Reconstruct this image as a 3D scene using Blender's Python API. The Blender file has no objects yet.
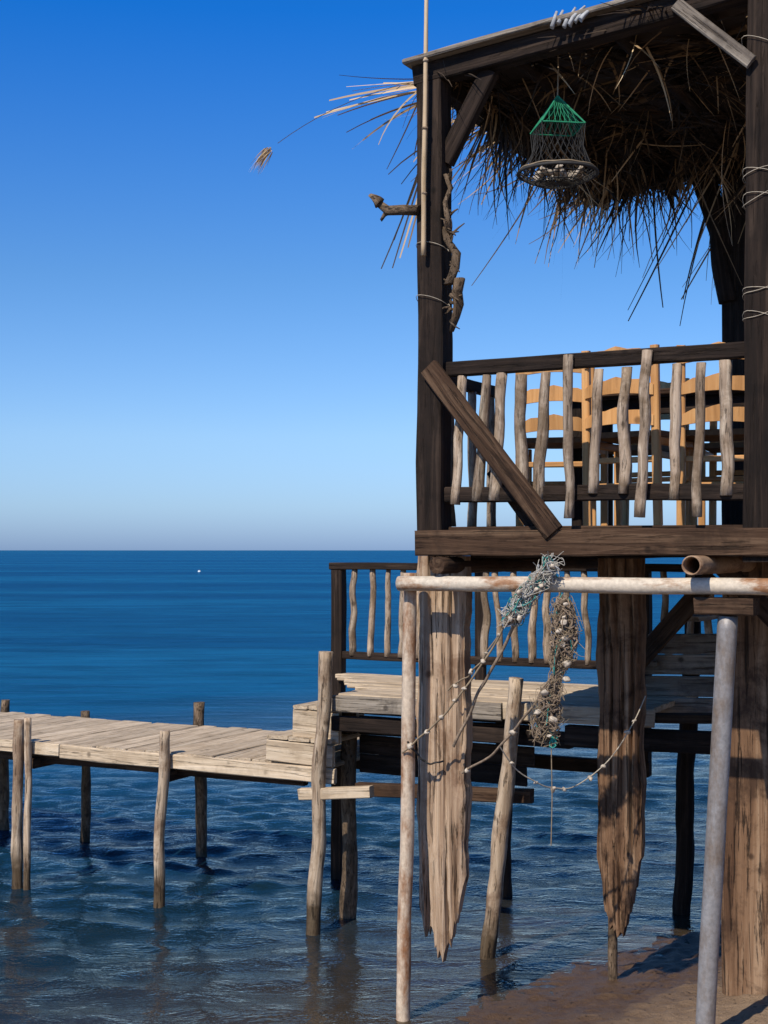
import bpy, bmesh, math, random
import numpy as np
from mathutils import Vector, Matrix, noise
random.seed(7); np.random.seed(7)
scene=bpy.context.scene
scene.view_settings.view_transform='Standard'; scene.view_settings.look='None'; scene.view_settings.exposure=0
O=Vector((0.23,7.0,0)); U=Vector((0.885,-0.465,0)).normalized(); V=Vector((0.465,0.885,0)).normalized(); Z=Vector((0,0,1))
def W(u,v,z): return O+U*u+V*v+Z*z
R=random.uniform
# ------------------------------------------------------------ materials
def newmat(name):
    m=bpy.data.materials.new(name); m.use_nodes=True
    nt=m.node_tree; b=nt.nodes['Principled BSDF']; return m,nt,b
def ramp(nt,fac,stops):
    n=nt.nodes.new('ShaderNodeValToRGB'); e=n.color_ramp.elements
    while len(e)<len(stops): e.new(0.5)
    for i,(p,c) in enumerate(stops):
        e[i].position=p; e[i].color=(c[0],c[1],c[2],1) if not isinstance(c,(int,float)) else (c,c,c,1)
    nt.links.new(fac,n.inputs[0]); return n.outputs[0]
def mix(nt,mode,fac,a,b):
    n=nt.nodes.new('ShaderNodeMix'); n.data_type='RGBA'; n.blend_type=mode
    for s,v in ((n.inputs[0],fac),(n.inputs[6],a),(n.inputs[7],b)):
        if hasattr(v,'is_linked'): nt.links.new(v,s)
        elif isinstance(v,(int,float)): s.default_value=v
        else: s.default_value=(*v,1)
    return n.outputs[2]
def noisen(nt,vec,scale,detail=6,rough=.6,dist=0):
    n=nt.nodes.new('ShaderNodeTexNoise'); n.inputs['Scale'].default_value=scale; n.inputs['Detail'].default_value=detail
    n.inputs['Roughness'].default_value=rough; n.inputs['Distortion'].default_value=dist
    nt.links.new(vec,n.inputs['Vector']); return n.outputs[0]
def objvec(nt,sc=(1,1,1)):
    tc=nt.nodes.new('ShaderNodeTexCoord'); oi=nt.nodes.new('ShaderNodeObjectInfo')
    mu=nt.nodes.new('ShaderNodeMath'); mu.operation='MULTIPLY'; mu.inputs[1].default_value=37.0
    nt.links.new(oi.outputs['Random'],mu.inputs[0])
    ad=nt.nodes.new('ShaderNodeVectorMath'); ad.operation='ADD'
    nt.links.new(tc.outputs['Object'],ad.inputs[0]); nt.links.new(mu.outputs[0],ad.inputs[1])
    mp=nt.nodes.new('ShaderNodeMapping'); mp.inputs['Scale'].default_value=sc
    nt.links.new(ad.outputs[0],mp.inputs[0]); return mp.outputs[0],ad.outputs[0],oi.outputs['Random']
def wood(name,dark,mid,light,crack=.5,bump=.5,stretch=.05,scale=22,rough=.85,crackc=(.03,.02,.012),blotch=.5,blotchc=None,var=(.82,1.15)):
    m,nt,b=newmat(name)
    g,iso,rnd=objvec(nt,(1,1,stretch))
    n1=noisen(nt,g,scale,8,.65,1.0)
    col=ramp(nt,n1,[(.3,dark),(.5,mid),(.7,light)])
    n2=noisen(nt,g,scale*2.7,5,.7,.5)
    cr=ramp(nt,n2,[(.34,1.0),(.43,0.0)])
    mm=nt.nodes.new('ShaderNodeMath'); mm.operation='MULTIPLY'; mm.inputs[1].default_value=crack
    nt.links.new(cr,mm.inputs[0])
    col=mix(nt,'MIX',mm.outputs[0],col,crackc)
    n3=noisen(nt,iso,4.2,6,.7,.3)
    bl=ramp(nt,n3,[(.38,1.0),(.52,0.0)])
    m2=nt.nodes.new('ShaderNodeMath'); m2.operation='MULTIPLY'; m2.inputs[1].default_value=blotch
    nt.links.new(bl,m2.inputs[0])
    col=mix(nt,'MIX',m2.outputs[0],col,blotchc or tuple(x*.5 for x in dark))
    # knots
    vo=nt.nodes.new('ShaderNodeTexVoronoi'); vo.inputs['Scale'].default_value=5.5; nt.links.new(iso,vo.inputs['Vector'])
    kn=ramp(nt,vo.outputs['Distance'],[(.06,.75),(.13,0.0)]); col=mix(nt,'MIX',kn,col,tuple(x*.35 for x in dark))
    hv=nt.nodes.new('ShaderNodeHueSaturation'); 
    mr=nt.nodes.new('ShaderNodeMapRange'); mr.inputs[3].default_value=var[0]; mr.inputs[4].default_value=var[1]
    nt.links.new(rnd,mr.inputs[0]); nt.links.new(mr.outputs[0],hv.inputs['Value']); nt.links.new(col,hv.inputs['Color'])
    nt.links.new(hv.outputs[0],b.inputs['Base Color'])
    b.inputs['Roughness'].default_value=rough; b.inputs['Specular IOR Level'].default_value=.25
    h=mix(nt,'SUBTRACT',.8,n1,cr)
    bp=nt.nodes.new('ShaderNodeBump'); bp.inputs['Strength'].default_value=bump; bp.inputs['Distance'].default_value=.014
    nt.links.new(h,bp.inputs['Height']); nt.links.new(bp.outputs[0],b.inputs['Normal'])
    return m
M_dark=wood('dark_stained_wood',(.007,.0045,.0035),(.018,.011,.008),(.055,.037,.027),.6,.7)
M_beam=wood('beam_wood',(.022,.011,.006),(.055,.030,.017),(.13,.082,.050),.7,.8,blotch=.5)
M_grey=wood('grey_weathered_wood',(.12,.10,.085),(.23,.20,.165),(.36,.32,.27),.7,.8)
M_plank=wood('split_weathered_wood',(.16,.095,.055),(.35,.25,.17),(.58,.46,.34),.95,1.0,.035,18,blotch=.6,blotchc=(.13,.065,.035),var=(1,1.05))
M_pale=wood('pale_deck_wood',(.34,.26,.18),(.52,.42,.30),(.66,.56,.43),.6,.6,blotch=.45,blotchc=(.27,.20,.13),var=(.82,1.08))
M_stick=wood('driftwood_stick',(.19,.135,.09),(.36,.28,.21),(.56,.48,.38),.6,.7,.12,26,blotch=.7,blotchc=(.12,.08,.045),var=(.7,1.15))
M_pole=wood('pier_pole_wood',(.27,.19,.125),(.46,.36,.26),(.62,.52,.40),.7,.8,.1,22,blotch=.75,blotchc=(.17,.10,.06),var=(.8,1.1))
M_pine=wood('varnished_pine',(.36,.18,.065),(.54,.29,.115),(.64,.39,.18),.15,.2,.08,14,.45,blotch=.1)
M_cane=wood('cane',(.38,.27,.15),(.55,.42,.27),(.66,.54,.38),.3,.2,.08,14,.5,blotch=.2)
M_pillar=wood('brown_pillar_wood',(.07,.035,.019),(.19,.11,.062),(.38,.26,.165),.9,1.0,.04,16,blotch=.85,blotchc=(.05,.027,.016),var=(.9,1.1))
M_drift=wood('knotted_driftwood',(.05,.034,.02),(.12,.085,.055),(.24,.175,.12),.7,1.0,.3,30)
def wetpole():
    m=M_pole.copy(); m.name='pier_pole_wood_tidemark'; nt=m.node_tree; b=nt.nodes['Principled BSDF']
    src=b.inputs['Base Color'].links[0].from_socket
    ge=nt.nodes.new('ShaderNodeNewGeometry'); sp=nt.nodes.new('ShaderNodeSeparateXYZ'); nt.links.new(ge.outputs['Position'],sp.inputs[0])
    nz=noisen(nt,ge.outputs['Position'],9,3)
    ad=nt.nodes.new('ShaderNodeMath'); ad.operation='MULTIPLY_ADD'; ad.inputs[1].default_value=-.25; 
    nt.links.new(nz,ad.inputs[0]); nt.links.new(sp.outputs[2],ad.inputs[2])
    f=ramp(nt,ad.outputs[0],[(.02,1.0),(.18,0.0)])
    c=mix(nt,'MULTIPLY',f,src,(.2,.18,.15))
    nt.links.new(c,b.inputs['Base Color']); return m
M_wet=wetpole()
def rustpipe(name,base,rustc,lo,hi,metal,rough):
    m,nt,b=newmat(name); g,iso,r=objvec(nt,(1,1,.35))
    n=noisen(nt,g,11,8,.7); f=ramp(nt,n,[(lo,0.0),(hi,1.0)])
    n2=noisen(nt,iso,45,4); v=ramp(nt,n2,[(.3,.72),(.7,1.05)])
    c=mix(nt,'MIX',f,base,rustc); c=mix(nt,'MULTIPLY',1.0,c,v)
    nt.links.new(c,b.inputs['Base Color']); b.inputs['Metallic'].default_value=metal; b.inputs['Roughness'].default_value=rough
    bp=nt.nodes.new('ShaderNodeBump'); bp.inputs['Strength'].default_value=.35; bp.inputs['Distance'].default_value=.004
    nt.links.new(n2,bp.inputs['Height']); nt.links.new(bp.outputs[0],b.inputs['Normal']); return m
M_wpipe=rustpipe('whitewashed_rusty_pipe',(.60,.53,.43),(.30,.15,.07),.50,.64,0,.65)
M_rpipe=rustpipe('peeling_rusty_pipe',(.58,.48,.37),(.27,.13,.06),.42,.60,0,.75)
M_bpipe=rustpipe('brown_pipe',(.36,.24,.15),(.16,.08,.04),.45,.6,0,.7)
M_gpipe=rustpipe('galvanised_pipe',(.31,.31,.32),(.20,.15,.11),.44,.68,.25,.55)
def simple(name,c,rough=.8,var=.4,sc=30):
    m,nt,b=newmat(name); g,iso,r=objvec(nt)
    n=noisen(nt,iso,sc,5); v=ramp(nt,n,[(.3,1-var),(.7,1+var*.3)])
    nt.links.new(mix(nt,'MULTIPLY',1.0,c,v),b.inputs['Base Color']); b.inputs['Roughness'].default_value=rough
    return m
M_rope=simple('rope_fibre',(.26,.20,.13)); M_string=simple('pale_string',(.45,.40,.32)); M_green=simple('green_twine',(.01,.24,.12))
M_net=simple('old_fishing_net',(.28,.21,.15),.9,.6,60); M_shell=simple('shell',(.55,.48,.39),.6,.6,60); M_black=simple('dark_wire',(.03,.03,.03))
M_teal=simple('teal_net_twine',(.03,.30,.27)); M_cloth=simple('pale_wrapping',(.42,.44,.46)); M_seat=simple('woven_seat',(.16,.10,.05)); M_wnet=simple('bleached_net',(.48,.46,.41),.9,.5,60)
M_white=simple('white_buoy_paint',(.6,.65,.7),.5,.1)
def reedmat():
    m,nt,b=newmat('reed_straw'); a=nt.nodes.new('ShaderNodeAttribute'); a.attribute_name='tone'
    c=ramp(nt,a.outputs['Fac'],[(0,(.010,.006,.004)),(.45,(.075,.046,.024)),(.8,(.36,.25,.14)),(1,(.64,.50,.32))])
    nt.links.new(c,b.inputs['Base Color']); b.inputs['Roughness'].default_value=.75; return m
M_reed=reedmat()
# ------------------------------------------------------------ builders
def empty(name,loc):
    e=bpy.data.objects.new(name,None); e.empty_display_size=.2; e.location=loc; scene.collection.objects.link(e); return e
def link(name,me,mat,parent=None,M=None,smooth=False):
    ob=bpy.data.objects.new(name,me); scene.collection.objects.link(ob)
    if mat: me.materials.append(mat)
    if smooth: me.polygons.foreach_set('use_smooth',[True]*len(me.polygons))
    if parent is not None:
        ob.parent=parent; ob.matrix_parent_inverse=Matrix.Translation(-parent.location)
    if M is not None: ob.matrix_basis=M
    return ob
def frame(p0,p1,x):
    z=(p1-p0).normalized(); x=(x-z*x.dot(z)).normalized(); y=z.cross(x)
    M=Matrix.Identity(4)
    for i in range(3): M[i][0]=x[i];M[i][1]=y[i];M[i][2]=z[i];M[i][3]=p0[i]
    return M
def plank(name,p0,p1,w,t,mat,parent,x=None,jit=.003,ch=.006,seg=None,bow=0.0):
    L=(p1-p0).length; x=x or (U if abs((p1-p0).normalized().dot(U))<.8 else Z)
    n=seg or max(2,int(L/.12)); ch=min(ch,t*.3,w*.3)
    sec=[(-w/2+ch,-t/2),(w/2-ch,-t/2),(w/2,-t/2+ch),(w/2,t/2-ch),(w/2-ch,t/2),(-w/2+ch,t/2),(-w/2,t/2-ch),(-w/2,-t/2+ch)]
    vs=[];fs=[]; sx=R(0,99)
    for i in range(n+1):
        f=i/n; zz=L*f
        ox=noise.noise((sx,zz*1.5,0))*jit*2; oy=noise.noise((sx+9,zz*1.5,3))*jit*2+bow*math.sin(math.pi*f)
        for k,(a,b) in enumerate(sec):
            s=1+noise.noise((sx+k,zz*4,7))*jit*6/max(w,.02)*.25
            vs.append((a*s+ox,b*(1+R(-1,1)*jit/max(t,.01)*.3)+oy,zz+(R(-1,1)*jit if i in(0,n) else 0)))
    for i in range(n):
        for k in range(8):
            a=i*8+k;b=i*8+(k+1)%8; fs.append((a,b,b+8,a+8))
    fs.append(tuple(range(7,-1,-1))); fs.append(tuple(n*8+k for k in range(8)))
    me=bpy.data.meshes.new(name); me.from_pydata(vs,[],fs)
    return link(name,me,mat,parent,frame(p0,p1,x))
def log(name,p0,p1,r0,r1,mat,parent,wob=.01,lump=.08,sides=12,seg=None,hollow=False,freq=2.0):
    L=(p1-p0).length; n=seg or max(3,int(L/.06)); vs=[];fs=[]; sx=R(0,99)
    for i in range(n+1):
        f=i/n; zz=L*f; env=min(1,4*f,4*(1-f)) if wob<.02 else 1
        ox=noise.noise((sx,zz*freq,0))*wob*2*env; oy=noise.noise((sx+9,zz*freq,3))*wob*2*env; r=r0+(r1-r0)*f
        for k in range(sides):
            a=2*math.pi*k/sides; q=1+lump*2*noise.noise((math.cos(a)+sx,math.sin(a),zz*6))
            vs.append((math.cos(a)*r*q+ox,math.sin(a)*r*q+oy,zz))
    for i in range(n):
        for k in range(sides):
            a=i*sides+k;b=i*sides+(k+1)%sides; fs.append((a,b,b+sides,a+sides))
    if not hollow:
        fs.append(tuple(range(sides-1,-1,-1))); fs.append(tuple(n*sides+k for k in range(sides)))
    me=bpy.data.meshes.new(name); me.from_pydata(vs,[],fs)
    ob=link(name,me,mat,parent,frame(p0,p1,U if abs((p1-p0).normalized().dot(U))<.8 else Z))
    for p in me.polygons: p.use_smooth=len(p.vertices)==4
    if hollow:
        md=ob.modifiers.new('wall','SOLIDIFY'); md.thickness=.006; md.offset=-1
    return ob
def tube(name,pts,r,mat,parent,sides=6,res=3,cyc=False):
    cu=bpy.data.curves.new(name,'CURVE'); cu.dimensions='3D'; cu.bevel_depth=r; cu.bevel_resolution=1; cu.resolution_u=res
    sets=pts if isinstance(pts[0],(list,tuple)) and not isinstance(pts[0],Vector) and isinstance(pts[0][0],Vector) else [pts]
    for s in sets:
        sp=cu.splines.new('NURBS' if len(s)>3 else 'POLY'); sp.points.add(len(s)-1)
        for i,p in enumerate(s): sp.points[i].co=(p[0],p[1],p[2],1)
        if len(s)>3: sp.use_endpoint_u=True; sp.order_u=3
        sp.use_cyclic_u=cyc
    ob=bpy.data.objects.new(name,cu); scene.collection.objects.link(ob); cu.materials.append(mat)
    if parent is not None: ob.parent=parent; ob.matrix_parent_inverse=Matrix.Translation(-parent.location)
    return ob
class Ribbons:
    def __init__(s): s.v=[];s.f=[];s.t=[]
    def reed(s,p,d,L,w,droop,tone,seg=5,curl=.0,tp=.85):
        d=d.normalized(); side=d.cross(Vector((R(-1,1),R(-1,1),R(-1,1)))).normalized(); base=len(s.v); pos=p.copy()
        cv=Vector((R(-1,1),R(-1,1),R(-1,1)))*curl
        for i in range(seg+1):
            ww=w*(1-(i/seg)**2*tp)*.5
            s.v.append(tuple(pos-side*ww)); s.v.append(tuple(pos+side*ww)); s.t+= [tone,tone]
            pos=pos+d*(L/seg); d=(d+Vector((0,0,-1))*droop/seg+cv/seg).normalized()
        for i in range(seg):
            a=base+2*i; s.f.append((a,a+1,a+3,a+2))
        return pos
    def make(s,name,parent):
        me=bpy.data.meshes.new(name); me.from_pydata(s.v,[],s.f)
        at=me.attributes.new('tone','FLOAT','POINT'); at.data.foreach_set('value',s.t)
        return link(name,me,M_reed,parent)
def jagged(name,u,v,w,t,ztop,ends,mat,parent,tilt=0,ysh=0):
    n0=len(ends); K=4; n=(n0-1)*K+1
    e2=[]
    for i in range(n):
        a=i//K; f=i/K-a; e=ends[a] if a==n0-1 else ends[a]*(1-f)+ends[a+1]*f
        e2.append(e+(R(-.035,.035) if 0<i<n-1 else 0))
    ends=e2; vs=[];fs=[]; rows=40
    for side in (0,1):
        for j in range(rows+1):
            for i in range(n):
                f=j/rows; zb=ends[i]; x=-w/2+w*i/(n-1); z=ztop+(zb-ztop)*f
                edge=(noise.noise(((3 if i<n/2 else 8),z*3,u))*.022+noise.noise(((3 if i<n/2 else 8),z*12,u))*.010) if i in(0,1,n-1,n-2) else 0
                thin=1-.6*max(0,(f-.75)/.25)
                groove=noise.noise((x*45+noise.noise((z*1.5,x*4,2))*1.2,z*1.0,side*5+u*3)); groove=-max(0,-groove-.12)*.075
                y=(t/2 if side else -t/2)*thin+noise.noise((x*14,z*1.2,side*5+u*3))*.014+(-groove if side==0 else groove)
                if i in (0,n-1): y*=.75
                vs.append((x+edge+tilt*(ztop-z),y,z-ztop))
    N=(rows+1)*n
    for j in range(rows):
        for i in range(n-1):
            a=j*n+i; fs.append((a,a+n,a+n+1,a+1)); b=a+N; fs.append((b,b+1,b+n+1,b+n))
        for i in (0,n-1):
            a=j*n+i; q=(a,a+N,a+N+n,a+n); fs.append(q if i==0 else q[::-1])
    for i in range(n-1):
        a=rows*n+i; fs.append((a,a+N,a+N+1,a+1)); a=i; fs.append((a,a+1,a+N+1,a+N))
    me=bpy.data.meshes.new(name); me.from_pydata(vs,[],fs)
    M=Matrix.Identity(4)
    for k in range(3): M[k][0]=U[k];M[k][1]=V[k];M[k][2]=Z[k]
    P=W(u,v,ztop)
    for k in range(3): M[k][3]=P[k]
    return link(name,me,mat,parent,M)
def wrap(name,c,rx,ry,z,mat,parent,turns=2,tail=.15):
    pts=[]
    for i in range(turns*8+1):
        a=i/8*2*math.pi; k=max(abs(math.cos(a)),abs(math.sin(a)))
        pts.append(c+U*(rx*math.cos(a)/k)+V*(ry*math.sin(a)/k)+Z*(z+.03*math.sin(a*.5+i)+R(-.018,.018)))
    pts.append(pts[-1]+U*tail*.6-V*.04+Z*tail*.3); pts.append(pts[-1]+U*tail*.3-Z*tail*.8)
    return tube(name,pts,.0016,mat,parent)

# ------------------------------------------------------------ STILT HUT
hut=empty('wooden_stilt_hut',W(0.8,1.2,0))
plank('front_post',W(.025,0,2.42),W(.025,0,4.74),.135,.13,M_dark,hut,x=U,jit=.005)
plank('front_post',W(1.64,0,2.30),W(1.66,0,5.15),.135,.13,M_dark,hut,x=U,jit=.005)
plank('front_post',W(3.3,0,.1),W(3.3,0,5.1),.135,.13,M_dark,hut,x=U)
plank('back_post',W(.93,2.5,-.3),W(.93,2.5,4.8),.16,.14,M_dark,hut,x=U)
plank('back_post',W(3.3,2.5,0),W(3.3,2.5,5.0),.14,.14,M_dark,hut,x=U)
log('post_branch',W(.90,2.45,4.2),W(.70,2.45,4.75),.05,.04,M_dark,hut,wob=.03)
log('post_branch',W(.90,2.45,3.9),W(.78,2.45,4.75),.06,.05,M_dark,hut,wob=.03)
plank('front_beam',W(-.045,-.03,2.385),W(3.5,-.03,2.385),.125,.11,M_beam,hut,x=Z,jit=.004)
plank('side_beam',W(.015,.04,2.375),W(.015,2.6,2.375),.11,.10,M_dark,hut,x=Z)
plank('back_beam',W(-.04,2.62,2.375),W(3.5,2.62,2.375),.11,.08,M_dark,hut,x=Z)
for i in range(18):
    v=.08+i*.142
    plank('floor_board',W(-.03+R(-.02,.02),v,2.452),W(3.45,v,2.452),.134,.026,M_beam,hut,x=V,jit=.002,seg=6)
for u in (.25,.9,1.6,2.4,3.1):
    plank('joist',W(u,.03,2.37),W(u,2.57,2.37),.08,.12,M_dark,hut,x=U,seg=6)
log('round_joist',W(.12,-.17,2.275),W(.10,2.6,2.275),.042,.04,M_beam,hut,wob=.004)
log('hollow_pipe_joist',W(1.40,-.28,2.283),W(1.38,2.6,2.283),.043,.043,M_bpipe,hut,wob=0,lump=0,hollow=True,sides=20)
plank('top_rail',W(.095,0,3.245),W(1.57,0,3.245),.07,.06,M_dark,hut,x=Z)
plank('bottom_rail',W(.095,0,2.625),W(1.57,0,2.61),.075,.06,M_dark,hut,x=Z)
plank('top_rail',W(1.74,0,3.245),W(3.23,0,3.245),.07,.06,M_dark,hut,x=Z)
plank('bottom_rail',W(1.74,0,2.61),W(3.23,0,2.61),.075,.06,M_dark,hut,x=Z)
for i,u in enumerate((.165,.283,.37,.494,.602,.749,.869,.996,1.12,1.248,1.359,1.478)):
    zt=3.205; zb=2.6+R(-.03,.02)
    if i in(5,8): zt=3.275
    if i in (5,8,10): zb=2.5
    vv=-.045 if zt>3.25 else -.005
    a=R(.024,.033)
    log('baluster_stick',W(u+R(-.018,.018),vv-.02,zb),W(u+R(-.022,.022)+.01,vv,zt+R(-.01,.01)),a,a*R(.75,1.0),M_stick,hut,wob=R(.004,.010),lump=.15,freq=4.5)
for i in range(12):
    u=1.83+i*.12
    log('baluster_stick',W(u,.012,2.6),W(u+R(-.02,.02),.012,3.21),.030,.025,M_stick,hut,wob=.009,lump=.12,freq=4)
for i in range(3):
    v=.22+i*.26
    log('side_baluster',W(.015,v,2.47),W(.015,v+R(-.02,.02),3.2),.026,.022,M_stick,hut,wob=.009,lump=.10,freq=4)
plank('side_rail',W(.015,.07,3.215),W(.015,.85,3.215),.06,.05,M_dark,hut,x=Z)
plank('diagonal_brace',W(.035,-.088,3.25),W(.69,-.088,2.43),.10,.035,M_beam,hut,x=U,jit=.003)
plank('diagonal_brace_inner',W(.30,.10,2.75),W(.52,.10,2.47),.08,.05,M_dark,hut,x=U)
def zr(u): return 4.72+.085*u
plank('roof_front_beam',W(-.06,-.02,zr(-.06)-.005),W(3.6,-.02,zr(3.6)),.10,.10,M_dark,hut,x=Z,jit=.004)
plank('roof_cap_board',W(-.09,-.055,zr(-.12)+.06),W(3.6,-.055,zr(3.6)+.065),.14,.026,M_grey,hut,x=V,jit=.003)
plank('left_knee_brace',W(.08,0.0,4.28),W(.33,0.0,4.69),.085,.06,M_dark,hut,x=U)
plank('right_knee_brace',W(1.615,-.085,4.50),W(1.28,-.085,4.82),.062,.03,M_grey,hut,x=U)
plank('side_roof_beam',W(.02,.04,4.70),W(.02,2.6,4.68),.10,.09,M_dark,hut,x=Z)
plank('back_roof_beam',W(-.02,2.55,4.73),W(3.5,2.55,4.98),.10,.09,M_dark,hut,x=Z)
for u in (.45,.95,1.35,1.9,2.5,3.1):
    log('rafter_pole',W(u,.04,zr(u)-.01),W(u+R(-.1,.1),2.9,zr(u)+.0),.035,.03,M_dark,hut,wob=.015)
for v in (.5,1.1,1.7,2.2):
    log('purlin_pole',W(-.15,v,4.74),W(3.5,v,5.02),.02,.02,M_drift,hut,wob=.015)
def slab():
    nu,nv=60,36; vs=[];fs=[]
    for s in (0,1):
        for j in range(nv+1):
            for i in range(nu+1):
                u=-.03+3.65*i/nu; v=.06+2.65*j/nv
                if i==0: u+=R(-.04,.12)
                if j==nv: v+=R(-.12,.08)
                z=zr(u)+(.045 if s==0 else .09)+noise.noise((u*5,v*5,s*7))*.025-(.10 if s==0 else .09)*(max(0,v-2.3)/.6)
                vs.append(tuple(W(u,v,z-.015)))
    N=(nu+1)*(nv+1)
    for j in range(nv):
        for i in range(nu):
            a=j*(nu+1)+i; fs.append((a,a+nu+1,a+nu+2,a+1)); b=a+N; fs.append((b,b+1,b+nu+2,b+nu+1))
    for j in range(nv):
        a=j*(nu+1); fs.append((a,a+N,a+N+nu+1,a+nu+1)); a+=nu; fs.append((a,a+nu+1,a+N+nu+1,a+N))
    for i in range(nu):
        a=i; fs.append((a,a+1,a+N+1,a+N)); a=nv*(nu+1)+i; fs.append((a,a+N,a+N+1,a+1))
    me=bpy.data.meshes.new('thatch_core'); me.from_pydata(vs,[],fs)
    at=me.attributes.new('tone','FLOAT','POINT'); at.data.foreach_set('value',[R(0,.15) for _ in vs])  # near-black core tone: shade under the roof put into the colour
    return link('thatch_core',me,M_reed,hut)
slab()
rb=Ribbons()
def tone(): return min(1,max(0,random.betavariate(1.1,1.2)))
for i in range(230):
    u=R(-.02,3.4); v=R(.05,2.6); d0=V*R(.3,1)*random.choice((-1,1))+U*R(-.8,.8)+Z*R(-.25,.0); tt=R(-.2,.3)  # underside tufts mostly get dark tones, roof shade put into the reed colour
    if random.random()<.12: tt+=.4
    for k in range(13):
        rb.reed(W(u+R(-.08,.08),v+R(-.08,.08),zr(u)+R(-.01,.05)),d0+Vector((R(-.3,.3),R(-.3,.3),R(-.15,.05))),R(.15,.5),R(.007,.018),R(0,.5),max(0,min(1,tt+R(-.1,.2))),4,.3)
for c in range(40):
    v=R(0.03,2.7); d0=-U*R(.3,1.2)+V*R(-.6,.6)+Z*R(-1.0,.1); dr=R(.2,1.8); L0=R(.08,.30)
    for k in range(random.randint(4,12)):
        rb.reed(W(R(-.04,.1),v+R(-.04,.04),zr(-.05)+R(-.03,.05)),d0+Vector((R(-.4,.4),R(-.4,.4),R(-.35,.25))),L0*R(.5,1.3),R(.006,.018),dr,tone(),5,.8)
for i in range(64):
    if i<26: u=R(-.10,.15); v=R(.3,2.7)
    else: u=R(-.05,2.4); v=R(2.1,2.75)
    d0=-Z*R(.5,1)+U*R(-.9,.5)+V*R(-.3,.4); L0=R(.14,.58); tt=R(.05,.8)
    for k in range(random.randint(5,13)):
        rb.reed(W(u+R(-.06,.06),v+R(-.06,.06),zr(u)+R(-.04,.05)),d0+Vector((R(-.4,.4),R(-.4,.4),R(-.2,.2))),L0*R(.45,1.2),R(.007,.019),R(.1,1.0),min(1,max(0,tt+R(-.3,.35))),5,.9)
for c in range(75):
    u=R(-.05,3.3); d0=V*R(-.2,.8)+U*R(-.9,.6)+Z*R(-1.0,-.15); L0=R(.08,.36)
    for k in range(10):
        rb.reed(W(u+R(-.07,.07),R(2.35,2.7),zr(u)+R(-.05,.05)),d0+Vector((R(-.4,.4),R(-.3,.3),R(-.3,.2))),L0*R(.5,1.3),R(.006,.016),R(.2,1.5),tone()*.85,5,.9)
for i in range(360):
    u=R(.05,2.8); v=R(.15,2.6)
    rb.reed(W(u,v,zr(u)+R(-.01,.04)),Z*R(-1,-.2)+U*R(-1,1)+V*R(-.6,.6),R(.1,.42),R(.006,.015),R(0,1),R(.3,1),5,.7)
for i in range(62):
    v=R(.05,1.3); a=R(-.12,1.35)
    rb.reed(W(R(-.05,.03),v,zr(0)+R(-.02,.06)),-U*math.cos(a)-Z*math.sin(a)+V*R(-.3,.3),R(.28,.70)*(.8 if a>.5 else 1),R(.007,.014),R(0,.9),R(.5,1),7,.6,.6)
for i in range(95):
    u=R(-.05,2.3)
    rb.reed(W(u,R(1.6,2.7),zr(u)+R(-.02,.03)),-Z+U*R(-.85,.5)+V*R(-.2,.2),R(.40,.95),R(.007,.013),R(-.1,.4),R(.2,1),7,.55,.6)
for (u,v,dx,dz,L,dr,t) in [(-.03,.15,-1,.03,.70,.12,.95),(-.03,.2,-1,-.06,.76,.15,.9),(-.03,.1,-1,.10,.5,.1,.9),(-.03,.3,-1,-.2,.66,.4,.85),
    (0,.3,-.40,-1,.95,.1,.95),(0,.2,-.35,-1,1.0,.05,.95),(0,.25,-.37,-1,1.05,.05,.95),(.3,2.7,.1,-1,.95,.1,.45),(.6,2.8,-.55,-1,1.0,.1,.5),
    (.75,2.8,-.35,-1,1.05,.1,.4),(1.0,2.8,-.6,-1,1.15,.05,.7),(-.03,.4,-1,-.05,.66,.35,.95),(-.03,.6,-1,-.3,.5,.7,.9),(-.03,.2,-1,.25,.35,.2,.9),(.9,2.7,-.2,-1,.9,.1,.5),(-.03,.2,-1,0,.8,.1,.9)]:
    for k in range(2):
        rb.reed(W(u+R(-.03,.03),v+R(-.05,.05),zr(u)+R(0,.03)),U*(dx+R(-.07,.07))+Z*(dz+R(-.07,.07)),L*R(.75,1.05),.014,dr,min(1,t+R(-.15,.05)),7,.15,.5)
rb.make('thatch_reeds',hut)
rs=Ribbons(); p=W(-.06,.1,4.74); tip=rs.reed(p,-U*1+Z*.0,.93,.009,.50,.9,10,0,.3)
for k in range(70): rs.reed(tip+U*R(-.01,.05)+Z*R(-.005,.03),-U*R(.6,1)-Z*R(.5,1.0)+V*R(-.15,.15),R(.06,.14),.004,.3,R(.7,1),3)
rs.make('reed_plume',hut)
for k in range(6): log('roof_wrapping',W(.70+k*.028,-.13+R(-.01,.01),zr(.74)+R(.0,.03)),W(.74+k*.028+R(-.03,.03),-.10,zr(.74)+R(.07,.10)),.012,.006,M_cloth,hut,wob=.015,lump=.3,freq=8)
c=W(1.645,0,0)
for z in (4.02,3.90,3.49,3.38): wrap('wire_lashing',c,.078,.076,z,M_string,hut,2,.12)
c0=W(.025,0,0)
wrap('wire_lashing',c0,.078,.076,3.60,M_string,hut,1,.03); wrap('wire_lashing',c0,.078,.076,3.86,M_string,hut,1,.02)
wrap('wire_lashing',W(1.64,0,0),.078,.076,4.6,M_string,hut,1,.05)

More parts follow.
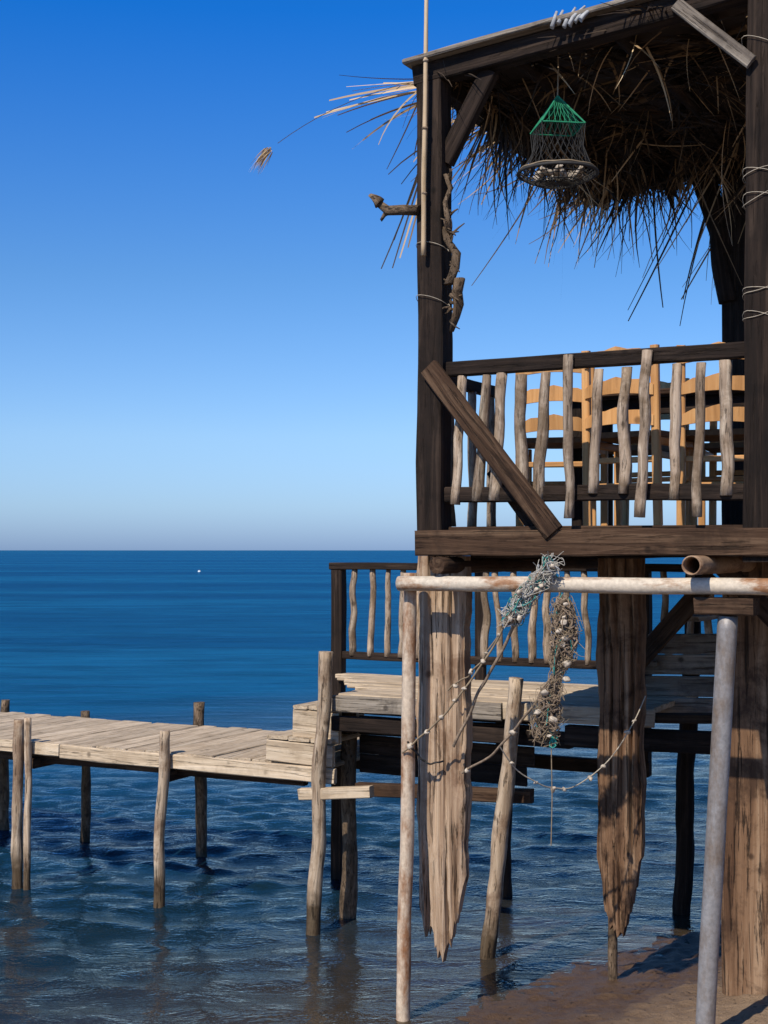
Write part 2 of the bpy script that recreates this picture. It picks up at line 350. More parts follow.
jagged('split_timber_pillar',.022,.12,.265,.11,2.32,[.60,.38,.46,.33,.27,.36,.47,.55,.72],M_plank,hut)
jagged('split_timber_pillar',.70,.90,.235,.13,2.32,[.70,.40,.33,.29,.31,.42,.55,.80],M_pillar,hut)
plank('square_pillar',W(1.39,.9,-.2),W(1.39,.9,2.32),.28,.20,M_pillar,hut,x=U,jit=.010,ch=.025)
plank('square_pillar',W(3.0,.9,-.2),W(3.0,.9,2.32),.25,.20,M_pillar,hut,x=U,jit=.006,ch=.015)
plank('pillar_brace',W(1.32,.55,2.28),W(1.75,.55,1.85),.09,.06,M_beam,hut,x=U)
log('thin_pole',W(.63,.96,-.3),W(.63,.96,2.3),.026,.024,M_drift,hut,wob=.008)
log('slanted_leg',W(.52,2.64,-.4),W(.66,2.5,2.3),.06,.055,M_dark,hut,wob=.008)
log('back_leg',W(1.9,2.5,-.3),W(1.9,2.5,2.3),.06,.055,M_dark,hut,wob=.015)
plank('cross_beam',W(.28,1.2,1.30),W(1.12,1.2,1.31),.12,.08,M_dark,hut,x=Z)
plank('cross_beam',W(.3,1.28,1.40),W(1.1,1.30,1.43),.05,.10,M_beam,hut,x=Z)

# ------------------------------------------------------------ PIPE FRAME
pf=empty('scaffold_pipe_frame',W(.7,-.12,0))
log('horizontal_pipe',W(-.105,-.135,2.185),W(3.4,-.135,2.195),.037,.037,M_wpipe,pf,wob=.002,lump=.02,sides=18,hollow=True)
log('upright_pipe',W(-.125,-.06,-.35),W(-.080,-.06,2.235),.036,.034,M_rpipe,pf,wob=.005,lump=.03,sides=18)
log('upright_pipe',W(1.36,.02,-.2),W(1.515,-.10,2.06),.044,.044,M_gpipe,pf,wob=.001,lump=.008,sides=20)
plank('bearing_block',W(1.38,-.10,2.10),W(1.64,-.10,2.10),.075,.13,M_beam,pf,x=Z)
log('upright_pipe',W(3.2,-.12,-.1),W(3.2,-.12,2.2),.04,.04,M_gpipe,pf,wob=.001,lump=.005,sides=18)

# ------------------------------------------------------------ PIER
pier=empty('wooden_pier',W(-3,1.8,0))
u=-7.2
while u<-1.3:
    w=R(.12,.17)
    plank('deck_board',W(u,1.22+R(-.015,.015),1.0+R(-.004,.004)),W(u,2.47+R(-.03,.03),1.0+R(-.004,.004)),w,.028,M_pale,pier,x=U,jit=.002,seg=4)
    u+=w+.003
plank('edge_board',W(-7.2,1.19,.975),W(-3.4,1.185,.975),.085,.035,M_pale,pier,x=Z)
plank('edge_board',W(-3.395,1.19,.965),W(-1.22,1.185,.955),.095,.035,M_pale,pier,x=Z)
plank('edge_board',W(-7.2,2.49,.95),W(-1.5,2.49,.95),.085,.03,M_pale,pier,x=Z)
plank('under_beam',W(-7.2,2.3,.87),W(-1.5,2.3,.87),.10,.07,M_dark,pier,x=Z)
plank('under_beam',W(-7.2,1.30,.90),W(-1.5,1.30,.90),.08,.06,M_beam,pier,x=Z)
def post(u,v,top,r,du=0,dv=0,mat=M_wet,par=None,name='pier_post'): 
    return log(name,W(u,v,-.5),W(u+du,v+dv,top),r*1.05,r*.92,mat,par or pier,wob=.012,lump=.12,freq=1.8)
post(-3.75,1.14,1.17,.04,.02); post(-3.64,1.13,1.19,.026,.0)
post(-2.56,1.13,1.17,.038,.09); post(-3.18,2.56,1.18,.046,-.03,mat=M_drift); post(-4.34,2.58,1.05,.04,mat=M_drift); post(-5.2,2.56,1.1,.04,.03,mat=M_drift)
post(-5.0,1.13,1.2,.042); post(-6.2,1.13,1.2,.042); post(-6.1,2.56,1.15,.042)
for uu in (-2.58,-3.75,-5.0,-6.2):
    plank('cross_bearer',W(uu+.07,1.2,.86),W(uu+.07,2.5,.86),.07,.07,M_beam,pier,x=U)
st=empty('wooden_steps',W(-1.5,1.6,1.0))
for (ua,ub,z0,z1,va,vb) in [(-1.72,-1.24,1.02,1.155,1.20,2.2),(-1.55,-1.22,1.16,1.35,1.24,2.1)]:
    plank('riser_front',W(ua,va,(z0+z1)/2),W(ub,va,(z0+z1)/2-.01),z1-z0,.035,M_pale,st,x=Z)
    plank('riser_side',W(ua+.02,va+.02,(z0+z1)/2),W(ua+.02,vb,(z0+z1)/2),z1-z0,.03,M_pale,st,x=Z)
    for k in range(3):
        w=(ub-ua)/3
        plank('tread',W(ua+w*(k+.5),va-.02,z1+.014),W(ua+w*(k+.5),vb,z1+.014),w-.005,.025,M_pale,st,x=U)

# ------------------------------------------------------------ RAISED PLATFORM
pl=empty('raised_platform',W(-.7,1.8,0))
for i in range(9):
    v=1.24+i*.145; ul=-1.22-max(0,i-2)*.11+R(-.03,.03)
    plank('deck_board',W(ul,v,1.455+R(-.004,.004)),W(.75,v,1.455+R(-.004,.004)),.138,.03,M_pale,pl,x=V,jit=.003)
plank('fascia_board',W(-1.22,1.16,1.41),W(-.1,1.16,1.415),.10,.03,M_grey,pl,x=Z); plank('fascia_board',W(-.09,1.16,1.42),W(.8,1.16,1.43),.10,.03,M_pale,pl,x=Z)
plank('lower_beam',W(-1.25,1.22,1.28),W(.3,1.22,1.27),.09,.07,M_dark,pl,x=Z)
plank('lower_beam',W(-1.42,1.10,.845),W(-.92,1.10,.90),.07,.06,M_pale,pl,x=Z)
plank('lower_beam',W(-1.1,1.25,.88),W(.05,1.25,.93),.08,.06,M_beam,pl,x=Z)
plank('lower_beam',W(-1.8,2.4,.95),W(.4,2.4,.95),.09,.06,M_dark,pl,x=Z)
for i in range(4): plank('backing_board',W(-1.25,1.55+.004*i,1.36-.125*i),W(-.1+R(-.05,.05),1.55,1.36-.125*i),.118,.025,M_dark,pl,x=Z)  # dark wood stands in for the shadow on these planks under the platform
post(-1.36,1.09,1.73,.044,.13,.0,par=pl,name='platform_post'); post(-.22,1.13,1.62,.046,.23,-.02,par=pl,name='platform_post')
post(-1.3,1.5,1.35,.05,0,par=pl,name='platform_post',mat=M_drift)
post(-.66,2.52,1.45,.05,.0,par=pl,name='platform_post',mat=M_dark); 
plank('railing_post',W(-1.9,2.42,-.4),W(-1.9,2.42,2.22),.085,.085,M_dark,pl,x=U)
plank('railing_post',W(.35,2.42,.9),W(.35,2.42,2.22),.085,.085,M_dark,pl,x=U); plank('railing_post',W(-.8,2.44,1.3),W(-.8,2.44,2.2),.07,.05,M_dark,pl,x=U)
plank('railing_top',W(-1.95,2.42,2.235),W(.9,2.42,2.235),.05,.10,M_dark,pl,x=Z)
plank('railing_bottom',W(-1.86,2.42,1.60),W(.9,2.42,1.60),.055,.05,M_dark,pl,x=Z)
u=-1.78
while u<.85:
    log('baluster_stick',W(u,2.41,1.60),W(u+R(-.04,.04),2.41,2.215),R(.020,.030),R(.018,.026),M_stick,pl,wob=.012,lump=.12,freq=5); u+=R(.11,.15)
sf=empty('stair_flank',W(.8,1.8,1.5))
for i in range(4):
    plank('flank_board',W(.50+.03*i,1.75+.004*i,1.42+.125*i),W(1.12,1.75+.004*i,1.44+.125*i),.118,.028,M_grey,sf,x=Z)
plank('stringer',W(.38,1.66,1.50),W(1.0,1.66,2.2),.11,.04,M_beam,sf,x=U)
plank('tread',W(.55,1.7,1.68),W(.55,2.3,1.68),.2,.03,M_grey,sf,x=U); plank('tread',W(.8,1.7,1.95),W(.8,2.3,1.95),.2,.03,M_grey,sf,x=U)

# ------------------------------------------------------------ CHAIRS / TABLE
def chair(u,v,rot):
    base=W(u,v,2.467); e=empty('wooden_chair',base)
    cr,sr=math.cos(rot),math.sin(rot)
    def C(x,y,z):
        a=x*cr-y*sr; b=x*sr+y*cr
        return base+U*a+V*b+Z*z
    xd=U*cr+V*sr
    for s in (-1,1):
        plank('back_leg',C(.19*s,0,.005),C(.185*s,-.03,.885),.042,.034,M_pine,e,x=xd,jit=.001)
        plank('front_leg',C(.21*s,.40,.005),C(.21*s,.40,.44),.038,.036,M_pine,e,x=xd,jit=.001)
        plank('side_stretcher',C(.19*s,.03,.20),C(.21*s,.38,.20),.022,.02,M_pine,e,x=Z,jit=.001)
        plank('side_rail',C(.19*s,.02,.42),C(.21*s,.38,.42),.04,.02,M_pine,e,x=Z,jit=.001)
    for zz in (.20,.33): plank('back_stretcher',C(-.17,0,zz),C(.17,0,zz),.03,.018,M_pine,e,x=Z,jit=.001)
    plank('front_stretcher',C(-.19,.4,.25),C(.19,.4,.25),.025,.018,M_pine,e,x=Z,jit=.001)
    vs=[];fs=[];n=6
    for s in (0,1):
        for j in range(n+1):
            for i in range(n+1):
                a=i/n*2-1;b=j/n
                z=.445+(.028 if s==0 else 0)-.015*(1-a*a)*4*b*(1-b)
                vs.append(tuple(C(a*(.19+.03*b),.0+.42*b,z)))
    N=(n+1)**2
    for j in range(n):
        for i in range(n):
            a=j*(n+1)+i; fs.append((a,a+1,a+n+2,a+n+1)); fs.append((a+N,a+N+n+1,a+N+n+2,a+N+1))
    for i in range(n):
        fs.append((i,i+N,i+N+1,i+1)); a=n*(n+1)+i; fs.append((a,a+1,a+N+1,a+N))
        a=i*(n+1); fs.append((a,a+n+1,a+N+n+1,a+N)); a+=n; fs.append((a,a+N,a+N+n+1,a+n+1))
    me=bpy.data.meshes.new('seat'); me.from_pydata(vs,[],fs); link('seat',me,M_seat,e)
    for zc in (.52,.67,.82):
        vs=[];fs=[];n=12
        for i in range(n+1):
            a=i/n*2-1; h=.028+.034*math.cos(a*math.pi*.5)+ .006*math.cos(a*3*math.pi); lo=-.028+.014*math.cos(a*math.pi*.5)
            y=-.018-.03*zc+ .03*(a*a-1)
            for (dz,dy) in ((lo,-.008),(h,-.008),(h,.008),(lo,.008)): vs.append(tuple(C(a*.185,y+dy,zc+dz)))
        for i in range(n):
            for k in range(4): p=i*4+k;q=i*4+(k+1)%4; fs.append((p,q,q+4,p+4))
        me=bpy.data.meshes.new('back_slat'); me.from_pydata(vs,[],fs); link('back_slat',me,M_pine,e)
chair(.44,.60,.22); chair(.86,.42,-.12); chair(1.33,.50,.15); chair(.62,1.75,3.0); chair(1.15,1.8,3.3)
tb=empty('wooden_table',W(.95,1.25,2.467))
for k in range(5): plank('table_top',W(.35,.98+k*.13,3.19),W(1.5,.98+k*.13,3.19),.126,.03,M_beam,tb,x=V)
for (a,b) in ((.42,1.0),(1.43,1.0),(.42,1.48),(1.43,1.48)): plank('table_leg',W(a,b,2.467),W(a,b,3.174),.06,.06,M_dark,tb,x=U)
plank('table_apron',W(.45,1.0,3.12),W(1.4,1.0,3.12),.09,.02,M_dark,tb,x=Z)

# ------------------------------------------------------------ BAMBOO POLE, DRIFTWOOD
bp_=empty('bamboo_pole',W(.02,-.10,3.8))
log('cane',W(.015,-.105,3.80),W(.042,-.12,5.25),.013,.010,M_cane,bp_,wob=.003,lump=.05)
for z in (4.1,4.42,4.75): log('node_ring',W(.015+.0186*(z-3.8),-.105-.0103*(z-3.8),z),W(.015+.0186*(z-3.8),-.105-.0103*(z-3.8),z+.01),.0145,.0145,M_stick,bp_,wob=0,lump=0,seg=1)
dw=empty('driftwood_branch',W(-.15,-.08,4.05))
log('limb',W(-.03,-.08,4.02),W(-.24,-.12,4.09),.028,.02,M_drift,dw,wob=.03,lump=.3,freq=9)
log('fork',W(-.14,-.11,4.05),W(-.22,-.12,4.0),.018,.008,M_drift,dw,wob=.02,lump=.3,freq=9)
log('knot',W(-.22,-.12,4.08),W(-.27,-.13,4.13),.024,.008,M_drift,dw,wob=.02,lump=.4,freq=9)
dh=empty('hanging_driftwood',W(.12,-.03,3.6))
log('limb',W(.125,-.05,3.95),W(.14,-.06,3.66),.014,.026,M_drift,dh,wob=.03,lump=.5,freq=9)
log('limb',W(.14,-.05,3.68),W(.17,-.06,3.43),.034,.014,M_drift,dh,wob=.03,lump=.5,freq=9)
log('limb',W(.11,-.05,4.20),W(.13,-.05,3.93),.010,.014,M_drift,dh,wob=.02,lump=.5,freq=9)
for k in range(30):
    z=R(3.45,4.2); zz=z+R(-.07,.07); log('twig',W(.135,-.05,z),W(.135+R(-.05,.07),-.06+R(-.04,.04),zz),.008,.003,M_drift,dh,wob=.01,lump=.3,sides=6)

# ------------------------------------------------------------ HANGING FISH TRAP
ft=empty('hanging_fish_trap',W(.62,.1,4.3)); cx=W(.62,.15,0)
def ring(rad,z,n=28,jz=0): return [cx+Vector((math.cos(2*math.pi*i/n)*rad,math.sin(2*math.pi*i/n)*rad,z+jz*math.sin(i*2.1))) for i in range(n)]
apex=cx+Z*4.57; zt=4.41; zb=4.19
tube('hanging_cord',[cx+Z*4.80,cx+Z*4.7+U*.004,apex],.004,M_rope,ft)
tube('basket_rim',ring(.195,zb),.008,M_black,ft,cyc=True); tube('basket_rim_inner',ring(.188,zb+.014,jz=.003),.004,M_rope,ft,cyc=True)
tube('basket_foot',ring(.11,zb-.045),.004,M_black,ft,cyc=True)
sets=[]
for i in range(34):
    a=2*math.pi*i/34; q=Vector((math.cos(a),math.sin(a),0)); sets.append([cx+q*.195+Z*zb,cx+q*.12+Z*(zb-.042),cx+Z*(zb-.05)])
for rr in (.03,.06,.09,.15,.17):
    q=ring(rr,zb-.05+(.02 if rr>.12 else 0)+(.01 if rr>.16 else 0)); sets.append(q+[q[0]])
tube('basket_mesh',sets,.0024,M_black,ft)
sqa=math.pi/4+.15
def sq(a):
    c=abs(math.cos(a-sqa+math.pi/4));s=abs(math.sin(a-sqa+math.pi/4)); return 1/max(c,s)
def hull(f,a):
    if f<.42: g=f/.42; r=.108*g*sq(a); z=4.57-(4.57-zt)*g
    else: g=(f-.42)/.58; r=.108*sq(a)*(1-g)+.19*g-.03*math.sin(g*math.pi); z=zt-(zt-zb)*g
    return cx+Vector((math.cos(a)*r,math.sin(a)*r,z))
gs=[];ks=[]
for s in (-1,1):
    for i in range(26):
        a0=2*math.pi*i/26; gs.append([hull(.42*t/5,a0+s*.42*t/5) for t in range(6)])
        ks.append([hull(.42+.58*t/6,a0+s*(.42+.7*t/6)) for t in range(7)])
tube('green_net',gs,.0012,M_green,ft); tube('dark_net',ks,.0010,M_black,ft)
tube('net_edge',[hull(.42,2*math.pi*i/48) for i in range(48)],.004,M_green,ft,cyc=True)
for i in range(4):
    a=sqa+math.pi/2*i; tube('net_corner_cord',[hull(0,a),hull(.21,a),hull(.42,a)],.0045,M_green,ft)
    tube('net_side_cord',[hull(.42,a),hull(.7,a),hull(1,a)],.002,M_black,ft)
for k in range(12):
    a=R(0,6.28);r=R(0,.12); p=cx+Vector((math.cos(a)*r,math.sin(a)*r,zb-.02))
    log('catch_shell',p,p+Vector((R(-.08,.08),R(-.08,.08),R(.01,.03))),.018,.010,M_shell,ft,lump=.3,wob=.01)

# ------------------------------------------------------------ NET BUNDLE + SHELL GARLAND
nb=empty('fishing_net_bundle',W(.66,-.2,2.0))
def blob(name,p,r,mat,par,sc=(1,1,1)):
    bm=bmesh.new(); bmesh.ops.create_icosphere(bm,subdivisions=2,radius=r); s=R(0,99)
    for v in bm.verts:
        q=1+.6*noise.noise(v.co/r*1.3+Vector((s,s,s))); v.co=Vector((v.co.x*sc[0]*q,v.co.y*sc[1]*q,v.co.z*sc[2]*q))
    me=bpy.data.meshes.new(name); bm.to_mesh(me); bm.free()
    M=Matrix.Translation(p)@Matrix.Rotation(R(0,6),4,'X')@Matrix.Rotation(R(0,6),4,'Y')
    return link(name,me,mat,par,M,True)
def tangle(name,cfun,n,r,mat,par,amp,steps=9,sp=.16):
    sets=[]
    for i in range(n):
        t=R(0,1); pts=[]
        for k in range(steps):
            t2=min(1,max(0,t+R(-sp,sp))); pts.append(cfun(t2)+Vector((R(-1,1),R(-1,1),R(-1,1)))*amp(t2))
        sets.append(pts)
    return tube(name,sets,r,mat,par,res=4)
def cA(t): return W(.73-.22*t,-.20,2.29-.27*t)
def cB(t): return W(.77+.03*math.sin(t*5)-.05*t,-.20,2.12-.62*t)
tangle('white_net',cA,80,.0016,M_wnet,nb,lambda t:.06)
tangle('white_net_cords',cA,18,.0035,M_cloth,nb,lambda t:.045)
tangle('net_knots',cA,12,.005,M_net,nb,lambda t:.04)
tangle('teal_twine',cA,12,.0024,M_teal,nb,lambda t:.06)
ampB=lambda t:.018+.055*abs(math.sin(math.pi*(t*1.6+.1)))
tangle('brown_net',cB,130,.0022,M_net,nb,ampB,sp=.08)
tangle('brown_net_fine',cB,90,.0013,M_rope,nb,lambda t:ampB(t)*1.3,sp=.1)
tangle('brown_net_cords',cB,16,.005,M_net,nb,ampB,sp=.2)
tangle('blue_twine',cB,6,.002,M_teal,nb,ampB,sp=.2)
tangle('teal_twine',lambda t:W(.73,-.2,1.56-.16*t),8,.0024,M_teal,nb,lambda t:.022)
for k in range(12):
    t=R(0,1); blob('shell',cB(t)+Vector((R(-.05,.05),-.05,R(-.02,.02))),R(.012,.022),M_shell,nb,(1,.6,.8))
for k in range(6):
    t=R(0,1); blob('shell',cA(t)+Vector((R(-.05,.05),-.05,R(-.04,.04))),R(.012,.018),M_shell,nb,(1,.6,.8))
tube('drop_line',[W(.72,-.2,1.5),W(.725,-.2,1.2),W(.72,-.2,.98)],.0025,M_rope,nb)
sg=empty('shell_garland',W(.3,-.2,1.8))
def swag(a,b,sag,n=14,mat=M_rope,r=.004,shells=0,name='garland_cord'):
    pts=[]
    for i in range(n+1):
        t=i/n; p=a.lerp(b,t)-Z*sag*4*t*(1-t)+Vector((R(-1,1),R(-1,1),R(-1,1)))*.008; pts.append(p)
    tube(name,pts,r,mat,sg)
    for i in range(shells):
        t=(i+R(.1,.9))/shells; p=a.lerp(b,t)-Z*sag*4*t*(1-t); blob('shell',p,R(.011,.020),M_shell,sg,(1,.6,.8))
swag(W(.58,-.19,2.17),W(-.10,-.11,1.35),.10,shells=8,r=.005)
swag(W(.54,-.19,2.10),W(.12,-.03,1.66),.06,r=.004,shells=4)
swag(W(.60,-.2,2.1),W(.14,-.03,1.38),-.02,r=.008,mat=M_net)
swag(W(.46,-.2,1.42),W(.88,.76,1.6),.33,shells=8,r=.003,mat=M_string)
swag(W(.18,0.0,1.25),W(.70,-.2,1.72),.06,r=.006,mat=M_net,shells=2)
swag(W(-.08,-.1,1.4),W(.05,.03,1.3),.05,r=.005,mat=M_black)

# ------------------------------------------------------------ BUOY far out
by=empty('mooring_buoy',Vector((-19.8,150,0)))
blob('float',Vector((-19.8,150,.05)),.14,M_white,by,(1.2,1.2,.7)); log('stem',Vector((-19.8,150,.1)),Vector((-19.8,150,.22)),.03,.02,M_white,by,wob=0,lump=0)

# ------------------------------------------------------------ BEACH + SEA
def shore(x,y): return (x-.33)*.7385-(y-6.94)*.6743
def sandz(x,y):
    s=shore(x,y)+.09*np.sin(x*1.3+y*.9)
    z=np.where(s>0,np.minimum(.075*s+.018*s*s,1.2+.01*s),.11*s); return np.maximum(z,-4)
def grid(xs,ys,zf,name):
    X,Y=np.meshgrid(xs,ys); Zz=zf(X,Y); co=np.stack([X,Y,Zz],-1).reshape(-1,3)
    nx,ny=len(xs),len(ys); i=np.arange(nx-1)[None,:]+np.arange(ny-1)[:,None]*nx
    f=np.stack([i,i+1,i+nx+1,i+nx],-1).reshape(-1,4)
    me=bpy.data.meshes.new(name); me.vertices.add(len(co)); me.vertices.foreach_set('co',co.ravel().astype(np.float32))
    me.loops.add(f.size); me.loops.foreach_set('vertex_index',f.ravel().astype(np.int32)); me.polygons.add(len(f))
    me.polygons.foreach_set('loop_start',np.arange(0,f.size,4,dtype=np.int32)); me.update(calc_edges=True); me.validate()
    return me,co
def axis(c0,c1,step,lo,hi,g):
    a=list(np.arange(c0,c1,step)); s=step; x=a[-1]
    while x<hi: s*=g; x+=s; a.append(x)
    s=step;x=c0;b=[]
    while x>lo: s*=g;x-=s;b.append(x)
    return np.array(b[::-1]+a)
xs=axis(-1,4,.03,-900,900,1.13); ys=axis(5.5,9.5,.03,-900,900,1.13)
def sz(X,Y):
    z=sandz(X,Y); n=np.zeros_like(z); m=(np.abs(X-1)<5)&(np.abs(Y-7)<5)
    for a,b in np.argwhere(m):
        n[a,b]=noise.noise((X[a,b]*5,Y[a,b]*5,0))*.014+noise.noise((X[a,b]*14,Y[a,b]*14,4))*.016
    return z+n
me,co=grid(xs,ys,sz,'beach_sand')
m,nt,b=newmat('beach_sand'); ge=nt.nodes.new('ShaderNodeNewGeometry'); P=ge.outputs['Position']
sp=nt.nodes.new('ShaderNodeSeparateXYZ'); nt.links.new(P,sp.inputs[0])
n1=noisen(nt,P,3,6); n2=noisen(nt,P,160,3); n3=noisen(nt,P,18,5)
dry=mix(nt,'MIX',n1,(.22,.15,.095),(.36,.265,.18)); dry=mix(nt,'MULTIPLY',.8,dry,ramp(nt,n2,[(.3,.5),(.7,1.1)]))
n4=noisen(nt,P,34,3,.5); peb=ramp(nt,n4,[(.64,0.0),(.68,1.0)]); dry=mix(nt,'MIX',peb,dry,(.07,.05,.035))
ad=nt.nodes.new('ShaderNodeMath'); ad.operation='MULTIPLY_ADD'; ad.inputs[1].default_value=-.08; nt.links.new(n1,ad.inputs[0]); nt.links.new(sp.outputs[2],ad.inputs[2])
wf=ramp(nt,ad.outputs[0],[(.01,1.0),(.075,0.0)])
nt.links.new(mix(nt,'MULTIPLY',wf,dry,(.36,.31,.27)),b.inputs['Base Color'])
nt.links.new(ramp(nt,wf,[(0,.95),(1,.55)]),b.inputs['Roughness']); b.inputs['Specular IOR Level'].default_value=.3
bpn=nt.nodes.new('ShaderNodeBump'); bpn.inputs['Strength'].default_value=.9; bpn.inputs['Distance'].default_value=.02
nt.links.new(mix(nt,'ADD',.3,n3,n2),bpn.inputs['Height']); nt.links.new(bpn.outputs[0],b.inputs['Normal'])
link('beach_sand',me,m,smooth=True)
# sea
xs=axis(-4.5,3.0,.03,-9000,9000,1.10)
ys=[-40.,-20,-10,-4,0,3,5]; y=6.0
while y<13: ys.append(y); y+=.03
s=.03
while y<9500: ys.append(y); s*=1.03; y+=s
ys=np.array(ys)
rng=np.random.RandomState(3)
waves=[]
for i in range(70):
    lam=.10*(.75/.10)**rng.rand(); th=math.radians(-98+rng.randn()*32); A=.0046*lam**.85*rng.uniform(.5,1.2)
    waves.append((2*math.pi/lam,th,A,rng.rand()*6.28,lam))
DX=np.gradient(xs); DY=np.gradient(ys)
def wz(X,Y):
    sx=np.broadcast_to(DX[None,:],X.shape); sy=np.broadcast_to(DY[:,None],X.shape); sp_=np.maximum(sx,sy)
    z=np.zeros_like(X); sh=np.clip(-shore(X,Y)/3.0,0.15,1)
    for k,th,A,ph,lam in waves:
        fade=np.clip((lam/sp_-3)/3,0,1)
        z+=A*fade*np.sin(k*(X*math.cos(th)+Y*math.sin(th))+ph+.8*np.sin(.9*X+.5*Y+ph)+.5*np.sin(2.1*X-1.3*Y+2*ph))
    return z*sh
me,co=grid(xs,ys,wz,'sea_water')
m,nt,b=newmat('sea_water'); ge=nt.nodes.new('ShaderNodeNewGeometry'); P=ge.outputs['Position']
mp=nt.nodes.new('ShaderNodeMapping'); mp.inputs['Scale'].default_value=(.4,1,1); mp.inputs['Rotation'].default_value=(0,0,.1); nt.links.new(P,mp.inputs[0])
nA=noisen(nt,mp.outputs[0],3.0,6,.70,.5); nB=noisen(nt,mp.outputs[0],13,4,.6,.3)
mpl=nt.nodes.new('ShaderNodeMapping'); mpl.inputs['Scale'].default_value=(.012,.06,1); nt.links.new(P,mpl.inputs[0]); nL=noisen(nt,mpl.outputs[0],1,4,.55)
mpk=nt.nodes.new('ShaderNodeMapping'); mpk.inputs['Scale'].default_value=(.22,.9,1); nt.links.new(P,mpk.inputs[0]); nK=noisen(nt,mpk.outputs[0],1,8,.75)
dt=nt.nodes.new('ShaderNodeVectorMath'); dt.operation='DOT_PRODUCT'; dt.inputs[1].default_value=(.7385,-.6743,0); nt.links.new(P,dt.inputs[0])
S0=.33*.7385-6.94*.6743
def mr(a,b_,c=0,d=1):
    n=nt.nodes.new('ShaderNodeMapRange'); n.inputs[1].default_value=a; n.inputs[2].default_value=b_; n.inputs[3].default_value=c; n.inputs[4].default_value=d
    nt.links.new(dt.outputs['Value'],n.inputs[0]); return n.outputs[0]
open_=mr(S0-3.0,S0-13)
deep=mix(nt,'MIX',ramp(nt,nL,[(.38,0.0),(.60,1.0)]),(.002,.045,.115),(.006,.095,.20))
deep=mix(nt,'MULTIPLY',1.0,deep,ramp(nt,nK,[(.38,.50),(.62,1.0)]))  # ripple shading put into the diffuse colour as dark streaks
deep=mix(nt,'MULTIPLY',1.0,deep,(1.25,1.25,1.25))
col=mix(nt,'MIX',open_,(.005,.020,.036),deep)
col=mix(nt,'MIX',mr(S0-2.2,S0+.05),col,(.05,.038,.025))
b1=nt.nodes.new('ShaderNodeBump'); b1.inputs['Strength'].default_value=1; nt.links.new(nA,b1.inputs['Height'])
dm=nt.nodes.new('ShaderNodeMapRange'); dm.inputs[3].default_value=.035; dm.inputs[4].default_value=.11; nt.links.new(open_,dm.inputs[0]); nt.links.new(dm.outputs[0],b1.inputs['Distance'])
b2=nt.nodes.new('ShaderNodeBump'); b2.inputs['Strength'].default_value=.5; b2.inputs['Distance'].default_value=.012; nt.links.new(nB,b2.inputs['Height']); nt.links.new(b1.outputs[0],b2.inputs['Normal'])
fr=nt.nodes.new('ShaderNodeFresnel'); fr.inputs[0].default_value=1.42; nt.links.new(b2.outputs[0],fr.inputs['Normal'])
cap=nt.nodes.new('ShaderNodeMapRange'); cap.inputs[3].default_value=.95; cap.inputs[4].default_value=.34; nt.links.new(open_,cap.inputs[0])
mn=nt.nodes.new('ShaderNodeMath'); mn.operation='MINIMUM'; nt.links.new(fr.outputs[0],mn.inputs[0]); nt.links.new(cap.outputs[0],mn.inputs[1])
df=nt.nodes.new('ShaderNodeBsdfDiffuse'); nt.links.new(col,df.inputs['Color'])
gl=nt.nodes.new('ShaderNodeBsdfGlossy'); gl.inputs['Roughness'].default_value=.04
nt.links.new(b2.outputs[0],gl.inputs['Normal'])
nt.links.new(mix(nt,'MIX',open_,(.95,.86,.74),(.14,.48,.80)),gl.inputs['Color'])  # blue offshore tint stands in for higher sky mirrored by wave facets
ms=nt.nodes.new('ShaderNodeMixShader'); nt.links.new(mn.outputs[0],ms.inputs[0]); nt.links.new(df.outputs[0],ms.inputs[1]); nt.links.new(gl.outputs[0],ms.inputs[2])
nt.nodes.remove(b); nt.links.new(ms.outputs[0],nt.nodes['Material Output'].inputs[0])
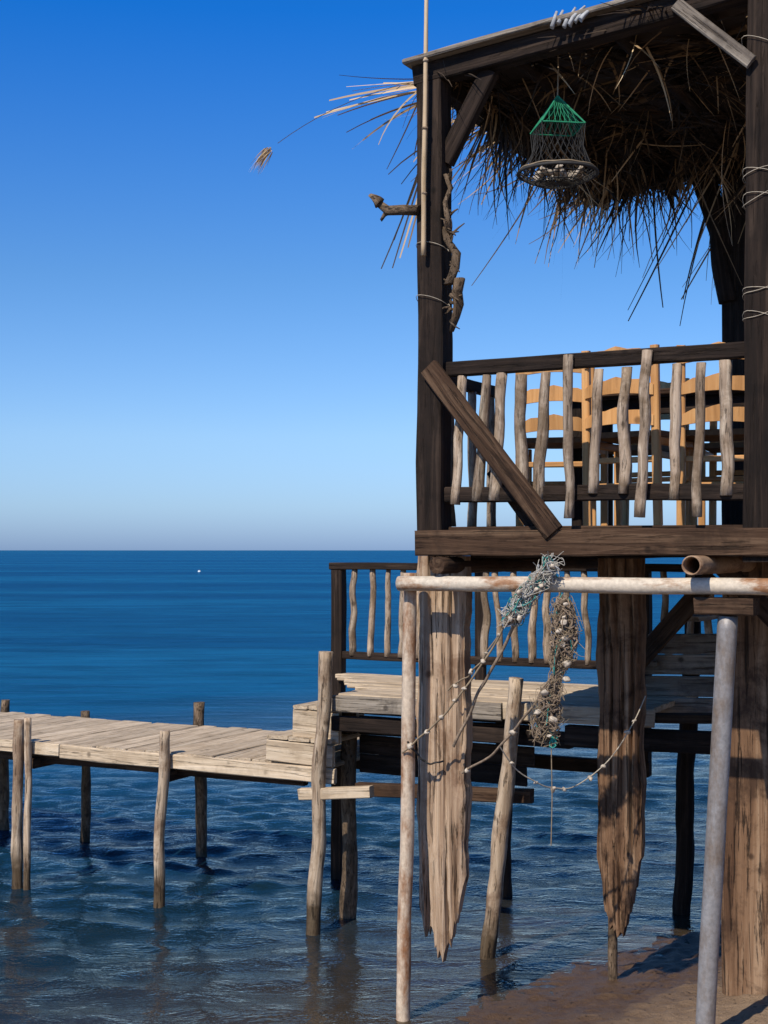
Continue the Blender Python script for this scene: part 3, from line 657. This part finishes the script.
link('sea_water',me,m,smooth=True)

# ------------------------------------------------------------ SKY + SUN
el,az=math.radians(45),math.radians(34)
w=bpy.data.worlds.new('sky'); scene.world=w; w.use_nodes=True; nt=w.node_tree; bg=nt.nodes['Background']
sk=nt.nodes.new('ShaderNodeTexSky'); sk.sky_type='NISHITA'; sk.sun_disc=False; sk.sun_elevation=el; sk.sun_rotation=math.pi+az
sk.air_density=1.0; sk.dust_density=.6; sk.ozone_density=3.0
tc=nt.nodes.new('ShaderNodeTexCoord'); sp=nt.nodes.new('ShaderNodeSeparateXYZ'); nt.links.new(tc.outputs['Generated'],sp.inputs[0])
st_=[(0,(.58,.86,1.66)),(.03,(.72,.99,1.58)),(.08,(.80,1.06,1.50)),(.19,(.52,.92,1.38)),(.36,(.07,.74,1.65)),(.62,(.20,.55,1.0)),(1,(.30,.5,.75))]
tint=ramp(nt,sp.outputs[2],[(p,tuple(x/3 for x in c)) for p,c in st_])
c=mix(nt,'MULTIPLY',1.0,sk.outputs[0],tint)
vm=nt.nodes.new('ShaderNodeVectorMath'); vm.operation='SCALE'; vm.inputs['Scale'].default_value=3.0; nt.links.new(c,vm.inputs[0])
nt.links.new(vm.outputs[0],bg.inputs[0]); bg.inputs[1].default_value=.10
L=bpy.data.lights.new('sun','SUN'); L.energy=5.0; L.angle=math.radians(.5); L.color=(1,.88,.72)
lo=bpy.data.objects.new('sun',L); scene.collection.objects.link(lo)
d=Vector((math.sin(az)*math.cos(el),math.cos(az)*math.cos(el),-math.sin(el))); lo.rotation_euler=d.to_track_quat('-Z','Y').to_euler(); lo.location=(-5,-5,10)
# ------------------------------------------------------------ CAMERA
cam=bpy.data.cameras.new('camera'); co_=bpy.data.objects.new('camera',cam); scene.collection.objects.link(co_)
co_.location=(0,0,2.35); co_.rotation_euler=(math.pi/2,0,0)
cam.sensor_fit='VERTICAL'; cam.sensor_height=36; cam.lens=1400/1024*36; cam.shift_y=38/1024; cam.clip_end=30000; cam.clip_start=.05
scene.camera=co_
